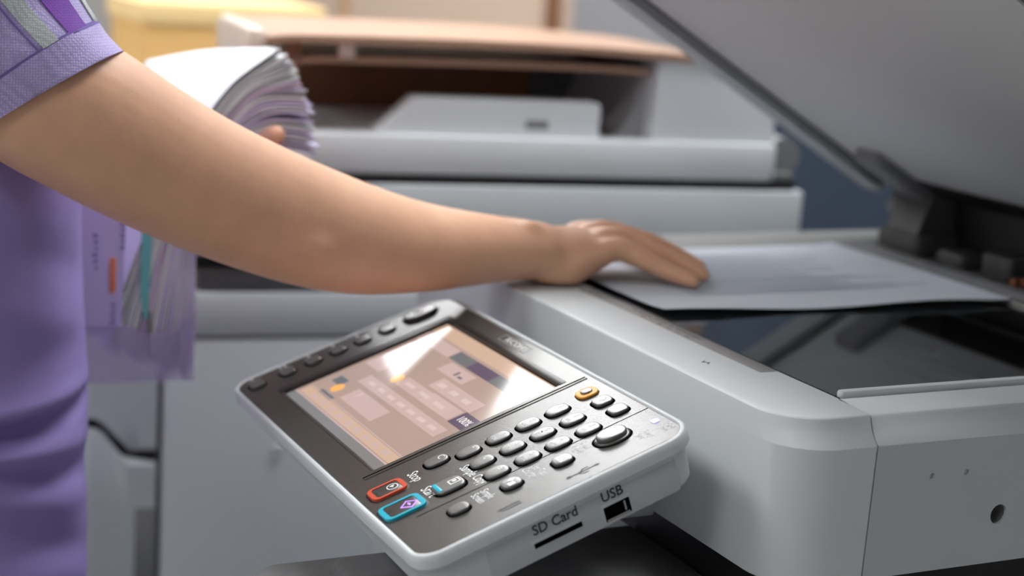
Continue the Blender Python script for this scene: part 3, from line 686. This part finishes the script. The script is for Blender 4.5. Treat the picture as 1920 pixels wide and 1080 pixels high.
# right arm, shoulder to wrist, then the palm
tube(b, [(-410, -488, 212, 40, 40), (-335, -456, 184, 46, 47), (-311, -412, 143, 49.5, 50), (-306, -375, 121, 49.5, 49.5), (-307, -335, 98, 47.5, 47), (-308, -295, 78, 45.5, 44),
         (-314, -250, 59, 44, 42), (-317, -218, 47.5, 42.5, 41), (-317, -185, 38.5, 39.5, 40), (-319, -150, 32.5, 34.5, 37), (-321, -120, 29.5, 30.5, 34), (-325, -85, 27.5, 26, 31), (-328, -56, 26, 23, 28.5), (-331, -34, 24, 21.5, 28)], n=28, k=4)
tube(b, [(-330, -42, 23.5, 20, 27), (-336, -18, 22, 19, 32), (-340, 4, 23, 16, 35), (-341, 22, 26, 10, 34)], n=24, k=4)
tube(b, [(-318, -36, 14, 12.5, 13), (-312, -16, 13.5, 13, 12), (-312, -2, 18, 11, 10), (-312, 14, 24, 8, 9)], n=16)     # heel of the hand on the little finger side
tube(b, [(-352, -28, 15, 13, 12), (-362, -6, 16, 12, 13), (-366, 12, 24, 9, 11)], n=16)
b_wrist = tube(b, [(-318, -62, 41, 8, 9), (-317, -52, 42, 8.5, 9), (-318, -44, 40, 7, 8)], n=12)                          # ulna bump
for f in ([(-313, 10, 26, 9, 8.5), (-310, 24, 27, 9.4, 8.6), (-299, 44, 18.5, 7.8, 7.6), (-290, 59, 12.0, 7.2, 7.2), (-281, 73, 7.2, 5.6, 6.4)],
          [(-329, 14, 30, 10, 9), (-327, 30, 31.5, 10.2, 9.2), (-315, 56, 23.0, 8.6, 8.3), (-306, 76, 14.5, 7.8, 7.8), (-297, 91, 8.4, 6.2, 7)],
          [(-346, 14, 32, 10.5, 9.5), (-346, 32, 33, 10.6, 9.6), (-336, 66, 25, 9.0, 8.6), (-329, 88, 15.5, 8.0, 8.0), (-322, 103, 8.8, 6.4, 7)],
          [(-363, 10, 29, 10, 9), (-366, 27, 30, 10, 9.4), (-361, 60, 24.5, 8.8, 8.5), (-356, 80, 15.5, 7.9, 8), (-350, 95, 8.8, 6.3, 7)],
          [(-360, -18, 17, 12, 12), (-384, 4, 17, 10.5, 10.5), (-401, 26, 13.5, 9, 9), (-409, 46, 9.5, 7, 7.6)]):
    tube(b, f, n=14, k=5)
tube(b, [(-279, -334, 103, 8, 8), (-280, -306, 88, 14, 12), (-284, -284, 76, 8, 8)], n=14)
tube(b, [(-284, -258, 52, 7, 7), (-285, -232, 44, 14, 13), (-289, -200, 36, 8, 8)], n=14)
# left arm and hand holding the bundle
tube(b, [(-590, -488, 212, 40, 40), (-672, -470, 175, 46, 47), (-692, -430, 90, 46, 46), (-700, -400, -10, 43, 42), (-712, -360, -42, 42, 41), (-704, -310, -20, 37, 36), (-680, -262, 12, 27, 30), (-668, -238, 28, 21, 27)], up=(1, 0, 0), n=24, k=4)
tube(b, [(-668, -240, 28, 20, 27), (-664, -212, 46, 16, 34), (-660, -192, 58, 11, 34)], up=(1, 0, 0), n=20, k=4)
for i, (dx, dy) in enumerate(((0, 0), (3, 18), (0, 34), (-5, 48))):
    tube(b, [(-658 + dx, -215 + dy, 62 - dy * .4, 9), (-658 + dx, -196 + dy, 86 - dy * .45, 8.5), (-652 + dx, -182 + dy, 104 - dy * .5, 7.6), (-645 + dx, -172 + dy, 116 - dy * .55, 6.6)], up=(1, 0, 0), n=12, k=4)
tube(b, [(-655, -214, 40, 12), (-600, -205, 34, 12), (-545, -200, 52, 11.5), (-508, -196, 76, 10.5), (-492, -190, 88, 8.6)], up=(0, 1, 0), n=14, k=5)
# trunk, neck, head, legs
tube(b, [(-500, -480, -175, 92, 138), (-500, -480, -60, 84, 122), (-500, -478, 60, 92, 135), (-500, -485, 165, 84, 138), (-500, -488, 212, 56, 112), (-500, -482, 252, 46, 58), (-500, -470, 310, 52, 52), (-500, -462, 345, 52, 50)], up=(0, 1, 0), n=36, k=4)
hc = Vector((-500, -440, 430))
rings = []
for (z, rxx, ryy, dy) in ((-112, 14, 12, 30), (-104, 34, 30, 24), (-88, 48, 52, 12), (-60, 60, 74, 2), (-25, 68, 86, -4), (10, 73, 94, -8), (45, 74, 96, -10), (75, 66, 86, -10), (98, 46, 60, -10), (108, 22, 30, -10), (111, 3, 4, -10)):
    rings.append([(hc.x + rxx * math.cos(t), hc.y + dy + ryy * math.sin(t), hc.z + z) for t in [2 * math.pi * i / 32 for i in range(32)]])
loft(b, rings)
tube(b, [(-500, -356, 450, 6, 7), (-500, -350, 432, 8, 9), (-500, -345, 418, 9, 13), (-500, -352, 410, 6, 10)], up=(0, 1, 0), n=12)    # nose
for s in (-1, 1):
    tube(b, [(-500 + s * 74, -452, 446, 12, 4), (-500 + s * 78, -456, 430, 14, 4), (-500 + s * 74, -448, 408, 8, 4)], up=(0, 1, 0), n=12)
    tube(b, [(-500 + s * 78, -482, -165, 92, 82), (-500 + s * 84, -478, -330, 74, 70), (-500 + s * 86, -472, -520, 55, 54), (-500 + s * 88, -482, -640, 52, 48), (-500 + s * 90, -490, -860, 36, 34), (-500 + s * 90, -490, -975, 34, 32)], up=(0, 1, 0), n=22, k=4)
    tube(b, [(-500 + s * 90, -510, -985, 24, 32), (-500 + s * 94, -440, -992, 22, 38), (-500 + s * 97, -375, -1000, 13, 34)], up=(0, 0, 1), n=16)
body = part('body', b, SKIN, per)
rm = body.modifiers.new('r', 'REMESH'); rm.mode = 'VOXEL'; rm.voxel_size = 0.0027; rm.use_smooth_shade = True
sm = body.modifiers.new('s', 'SMOOTH'); sm.factor = 0.6; sm.iterations = 7
bpy.context.view_layer.update()
dg = bpy.context.evaluated_depsgraph_get()
nm = bpy.data.meshes.new_from_object(body.evaluated_get(dg)); body.modifiers.clear(); body.data = nm; nm.name = 'body'
for p in nm.polygons: p.use_smooth = True
EYE = mat('eye_white', (.8, .8, .78), rough=.2); IRIS = mat('iris', (.05, .03, .02), rough=.15); LIP = mat('lips', srgb(190, 110, 100), rough=.4)
for s in (-1, 1):
    b = NB(); cyl(b, (-500 + s * 31, -371, 447), (0, 1, 0), 10, 6, 20, r2=7); ey = part('eye', b, EYE, per)
    b = NB(); cyl(b, (-500 + s * 31, -366, 447), (0, 1, 0), 4.6, 1.4, 16); part('iris', b, IRIS, ey)
b = NB(); tube(b, [(-522, -358, 378, 3, 3), (-500, -352, 376, 5, 4), (-478, -358, 378, 3, 3)], up=(0, 0, 1), n=10); part('lips', b, LIP, per)
# hair: a cap with a tail
b = NB(); rings = []
for (z, rxx, ryy, dy) in ((-60, 66, 70, -30), (-25, 76, 80, -26), (10, 80, 86, -24), (45, 81, 96, -18), (75, 74, 94, -13), (100, 54, 70, -12), (114, 28, 36, -11), (119, 3, 4, -11)):
    rings.append([(hc.x + rxx * math.cos(t), hc.y + dy + ryy * math.sin(t) - (12 if z < 50 and math.sin(t) > 0 else 0) * math.sin(t), hc.z + z) for t in [2 * math.pi * i / 36 for i in range(36)]])
loft(b, rings); tube(b, [(-500, -555, 480, 26, 28), (-500, -590, 430, 26, 30), (-500, -598, 350, 20, 24), (-500, -590, 280, 10, 14)], up=(0, 1, 0), n=16)
part('hair', b, HAIR, per)
# shirt trunk: rings from hem to shoulders with real folds
b = NB(); rings = []; NR = 120
prof_ = [(-262, 170, 125), (-225, 170, 125), (-180, 170, 126), (-140, 168, 126), (-100, 168, 126), (-60, 167, 124), (-20, 167, 122), (30, 168, 120), (80, 168, 120), (130, 170, 118), (180, 170, 112), (215, 158, 100), (240, 126, 84), (258, 90, 72), (270, 66, 62)]
pc = crspline([(a, c, d) for a, c, d in prof_], 10)
for p in pc:
    z, hw, hd = p; ring = []
    for i in range(NR):
        t = 2 * math.pi * i / NR; c, s = math.cos(t), math.sin(t); k = (abs(c) ** 2.5 + abs(s) ** 2.5) ** (-1 / 2.5)
        x = hw * k * c; y = hd * k * s
        # folds: long soft waves, and a sharp crease bunch near the waist on the right side
        n1 = noise.noise(Vector((x * .010, y * .012, z * .012))) * 4
        def fold(z0, slope, wd, amp, a0=-1.3, a1=1.25):
            tt = (t + math.pi) % (2 * math.pi) - math.pi
            if tt < a0 or tt > a1: return 0
            m = math.sin((tt - a0) / (a1 - a0) * math.pi); d = (z - (z0 + slope * (tt - 0.5))) / wd
            return amp * m * math.exp(-d * d)
        n2 = fold(-94, 6, 8, -18) + fold(-82, 4, 8, 7) + fold(-112, -14, 8, 8) + fold(-128, -30, 8, -9) + fold(-146, -34, 12, 7) + fold(-172, -60, 12, -9) + fold(-15, -40, 16, 4) + fold(30, -50, 14, -4) + fold(-55, 20, 15, -3) + fold(-205, -30, 14, 5)
        r = 1 + (n1 + n2) / math.hypot(x, y)
        ring.append((-500 + x * r, -468 + y * r, z))
    rings.append(ring)
loft(b, rings, cap=(False, False))
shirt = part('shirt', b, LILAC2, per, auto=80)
mod = shirt.modifiers.new('s', 'SOLIDIFY'); mod.thickness = 0.0012; mod.offset = -1
b = NB(); rings = []
for z, r1, r2, dy in ((250, 74, 70, 0), (268, 66, 62, 4), (286, 60, 56, 8), (276, 70, 66, 8), (256, 84, 78, 6)): rings.append([(-500 + r1 * math.cos(t), -478 + dy + r2 * math.sin(t), z) for t in [2 * math.pi * i / 40 for i in range(40)]])
loft(b, rings, cap=(False, False)); part('collar', b, LILAC, per)
# sleeves
def sleeve(mirror=False):
    A = Vector((-308, -402, 137)); B = Vector((-425, -482, 206))
    if mirror: A = Vector((-692, -436, 108)); B = Vector((-575, -482, 206))
    mid = Vector((-324, -446, 182)) if not mirror else Vector((-684, -462, 178))
    ax = (mid - A).normalized(); e1 = Vector((1, 0, 0)) if not mirror else Vector((-1, 0, 0)); e1 = (e1 - ax * e1.dot(ax)).normalized(); e2 = ax.cross(e1).normalized()
    if e2.z < 0: e2 = -e2
    path = crspline([A, A.lerp(mid, .5), mid, mid.lerp(B, .5), B], 8)
    rad_ = [53.6 + 14 * min(1, (i / 16)) + 4 * max(0, (i - 16) / 16) for i in range(len(path))]
    def P(u, phi, off=0.0):
        """u in mm from the hem along the sleeve, phi 0 = outwards, 90 = up"""
        sk = 12 * math.sin(phi) + 2 if not mirror else 8 * math.sin(phi)
        d = max(0, u) - sk * max(0, 1 - u / 110)
        seg = (path[1] - path[0]).length
        fi = d / seg; i = int(math.floor(fi)); 
        if i < 0: c = path[0] - ax * (-d); rr_ = rad_[0]
        elif i >= len(path) - 1: c = path[-1]; rr_ = rad_[-1]
        else: k = fi - i; c = path[i].lerp(path[i + 1], k); rr_ = rad_[i] * (1 - k) + rad_[i + 1] * k
        wv = 1.0 * math.sin(phi * 3 + u * .05) + noise.noise(Vector((u * .03, phi * 2, 0))) * 2.0
        if u < 20: wv *= u / 40 + .3
        r = rr_ + off + wv
        return c + (e1 * math.cos(phi) + e2 * math.sin(phi)) * r
    return P
def sheet_on(P, u0, u1, p0, p1, off, nu, np_, closed=False, thick=1.0, fold_in=True):
    b = NB(); rings = []
    us = [u0 + (u1 - u0) * i / nu for i in range(nu + 1)]
    for o_, seq in ((off, us), (off - thick, us[::-1])):
        for u in seq:
            rings.append([tuple(P(u, p0 + (p1 - p0) * j / np_, o_)) for j in range(np_ + (0 if closed else 1))])
    rings.append(rings[0]); loft(b, rings, cap=(False, False), closed=closed)
    if not closed:
        pass
    bmesh.ops.remove_doubles(b, verts=b.verts, dist=.001)
    if not closed: bmesh.ops.holes_fill(b, edges=[e for e in b.edges if e.is_boundary])
    return b
PR = sleeve()
D = math.radians
part('sleeve', sheet_on(PR, 17, 185, 0, 2 * math.pi, 0, 40, 72, True), LILAC, per, auto=80)
part('sleeve_hem', sheet_on(PR, -3, 20, 0, 2 * math.pi, 0.9, 8, 72, True, 1.6), LILAC, per, auto=80)
SEAM = mat('seam_thread', srgb(120, 104, 170), rough=.9)
part('seam', sheet_on(PR, 19.2, 21.4, 0, 2 * math.pi, 1.0, 2, 72, True, 1.2), SEAM, per, auto=80)
part('seam', sheet_on(PR, 21.4, 160, D(11.5), D(12.6), .5, 30, 2), SEAM, per, auto=80)
part('sleeve_stripe', sheet_on(PR, 20.5, 160, D(15), D(26), 1.1, 30, 6), STG, per, auto=80)['label'] = 'light grey stripe'
part('sleeve_stripe', sheet_on(PR, 20.5, 160, D(35), D(55), 1.0, 30, 8), STP, per, auto=80)['label'] = 'violet stripe'
part('sleeve_stripe', sheet_on(PR, 20.5, 160, D(69), D(78), 1.1, 30, 6), STG, per, auto=80)['label'] = 'light grey stripe'
PLf = sleeve(True)
part('sleeve', sheet_on(PLf, 17, 190, 0, 2 * math.pi, 0, 30, 60, True), LILAC, per, auto=80)
part('sleeve_hem', sheet_on(PLf, -3, 20, 0, 2 * math.pi, 0.9, 6, 60, True, 1.6), LILAC, per, auto=80)
for sg_ in (1, -1):
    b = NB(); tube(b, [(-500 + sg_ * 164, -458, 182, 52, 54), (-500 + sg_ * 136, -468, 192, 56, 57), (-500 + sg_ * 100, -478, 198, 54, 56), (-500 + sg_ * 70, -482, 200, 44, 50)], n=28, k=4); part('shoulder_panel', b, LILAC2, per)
# trousers and shoes
b = NB(); tube(b, [(-500, -476, -160, 104, 150), (-500, -478, -245, 112, 164), (-500, -478, -300, 96, 150)], up=(0, 1, 0), n=36)
for s in (-1, 1): tube(b, [(-500 + s * 76, -480, -230, 100, 84), (-500 + s * 84, -476, -400, 84, 78), (-500 + s * 88, -474, -560, 70, 66), (-500 + s * 90, -484, -960, 58, 54)], up=(0, 1, 0), n=28)
part('trousers', b, TROUS, per)
for s in (-1, 1):
    b = NB(); tube(b, [(-500 + s * 90, -528, -986, 32, 40), (-500 + s * 94, -440, -990, 29, 46), (-500 + s * 98, -362, -1000, 19, 40)], up=(0, 0, 1), n=20); part('shoe', b, SHOE, per)
# ------------------------------------------------------------------ the bundle of papers in the left arm
bun = thing('document_bundle', 'thick bundle of loose papers held upright in the left arm behind the reaching arm', 'papers', (-0.56, -0.26, Z0 - 0.11))
PC = [mat('paper_white', (0.84, 0.85, 0.87), rough=.8), mat('paper_lavender', srgb(214, 206, 236), rough=.8), mat('paper_grey_green', srgb(210, 220, 220), rough=.8), mat('paper_pale', (0.66, 0.67, 0.74), rough=.8),
      mat('paper_teal', srgb(120, 200, 200), rough=.8), mat('paper_pink', srgb(214, 190, 206), rough=.8)]
ends = crspline([(-187, 154, 0), (-176, 147, 0), (-169, 131, 0), (-163, 118, 0), (-158, 103, 0), (-152, 84, 0), (-154, 70, 0)], 5)
NS = 26
cols = [0, 0, 2, 0, 2, 3, 2, 0, 2, 1, 5, 1, 3, 0, 1, 1, 3, 1, 1, 2, 1, 1, 3, 1, 1, 1]
low_cols = {}
for i in range(NS):
    k = i / (NS - 1)
    e = ends[min(len(ends) - 1, int(round(k * (len(ends) - 1))))]
    jit = random.uniform(-3, 3)
    ey, ez = e.x + jit, e.y + random.uniform(-1, 1)
    yb = -314 + 62 * k; zb = -78 - 26 * k + random.uniform(-9, 9)
    # near-edge curve (y,z): bottom, up to the pinch, then fanning out to the right
    pinch_y = -247 + 22 * k; pinch_z = 92 - 28 * k
    rise = 1 - k
    midy = (pinch_y + ey) / 2 - 6 + 4 * k; midz = pinch_z + (ez - pinch_z) * (.5 + .04 * rise) + 18 * (1 - abs(2 * k - 1)) * .6 + 8 * k
    pts = crspline([(yb, zb, 0), (yb + 4, (zb - 20) * .5, 0), (pinch_y - 22, pinch_z - 34, 0), (pinch_y, pinch_z, 0), (midy, midz, 0), (ey, ez, 0)], 6)
    b = NB(); rings = []
    th_ = 2.0
    lift = 52 * rise ** 1.3
    for j, p in enumerate(pts):
        s = j / (len(pts) - 1); s2 = max(0, (s - .45) / .55)
        far_dz = 0; dpt = 118 + 10 * math.sin(i)
        # the far edge lies higher, so that the upper sheets show their face
        up_ = min(1, max(0, (s - .2) / .35)); dn_ = max(0, (s - .6) / .4)
        far_dz = up_ * (40 * rise - (40 * rise + 9) * dn_); yo = up_ * (-12 * rise + (12 * rise + 30) * dn_)
        a = pts[min(j + 1, len(pts) - 1)] - pts[max(j - 1, 0)]; nrm = Vector((-a.y, a.x, 0)).normalized() * th_
        rings.append([(-500, p.x, p.y), (-500 - dpt * .5, p.x + yo * .5, p.y + far_dz * .6), (-500 - dpt, p.x + yo, p.y + far_dz),
                      (-500 - dpt, p.x + yo + nrm.x, p.y + far_dz + nrm.y), (-500 - dpt * .5, p.x + yo * .5 + nrm.x, p.y + far_dz * .6 + nrm.y), (-500, p.x + nrm.x, p.y + nrm.y)])
    loft(b, rings)
    part('sheet', b, PC[low_cols.get(i, cols[i])], bun, auto=50)
b = NB(); extrude_poly(b, [(-292, 40), (-292, -40), (-289, -58), (-286, -58), (-283, 40)], 'x', -499.8, -499.0); part('index_tab', b, PC[4], bun)
LAVC = mat('lavender_cover', srgb(205, 194, 242), rough=.5)
b = NB(); extrude_poly(b, [(-345, 52), (-345, -64), (-342, -68), (-312, -68), (-307, -62), (-304, 52)], 'x', -499, -497); cv = part('cover_sheet', b, LAVC, bun)
b = NB(); prism(b, -317, -312, -36, -8, 0, 0.5, 2, .1); part('orange_marker', b, mat('orange_mark', srgb(238, 140, 105), rough=.6), cv, PF @ T(-497, 0, 0) @ Matrix(((0, 0, 1, 0), (1, 0, 0, 0), (0, 1, 0, 0), (0, 0, 0, 1))))
CVF = PF @ T(-497, 0, 0) @ Matrix(((0, 0, 1, 0), (1, 0, 0, 0), (0, 1, 0, 0), (0, 0, 0, 1)))
VPR = mat('violet_print', srgb(140, 124, 190), rough=.7)
b = NB()
for k in range(7): box(b, -309 + (k % 2), -305.5, 26 - k * 4.6, 28.6 - k * 4.6, 0.0, .3)
for k in range(6): box(b, -316 + (k % 2), -312, -46 - k * 3.6, -44 - k * 3.6, 0.0, .3)
for k in range(6): box(b, -330 + (k % 3), -326, 8 - k * 5, 10.6 - k * 5, 0.0, .3)
part('cover_print', b, VPR, cv, CVF, smooth=False)
CLF = mat('clear_lilac_folder', srgb(205, 192, 236), rough=.35, trans=0.0)
nt = CLF.node_tree; bs = nt.nodes['Principled BSDF']; bs.inputs['Alpha'].default_value = 0.4
b = NB(); extrude_poly(b, [(-346, -60), (-346, -106), (-249, -109), (-249, -52), (-262, -66), (-285, -70), (-300, -62)], 'x', -496, -495.2); part('clear_folder', b, CLF, bun)
b = NB(); prism(b, -286, -283, -92, -52, 0, 1.2, 1, .3); prism(b, -263, -260, -88, -70, 0, 1.2, 1, .3); part('binder_clip', b, PLD, bun, PF @ T(-499.5, 0, 0) @ Matrix(((0, 0, 1, 0), (1, 0, 0, 0), (0, 1, 0, 0), (0, 0, 0, 1))))
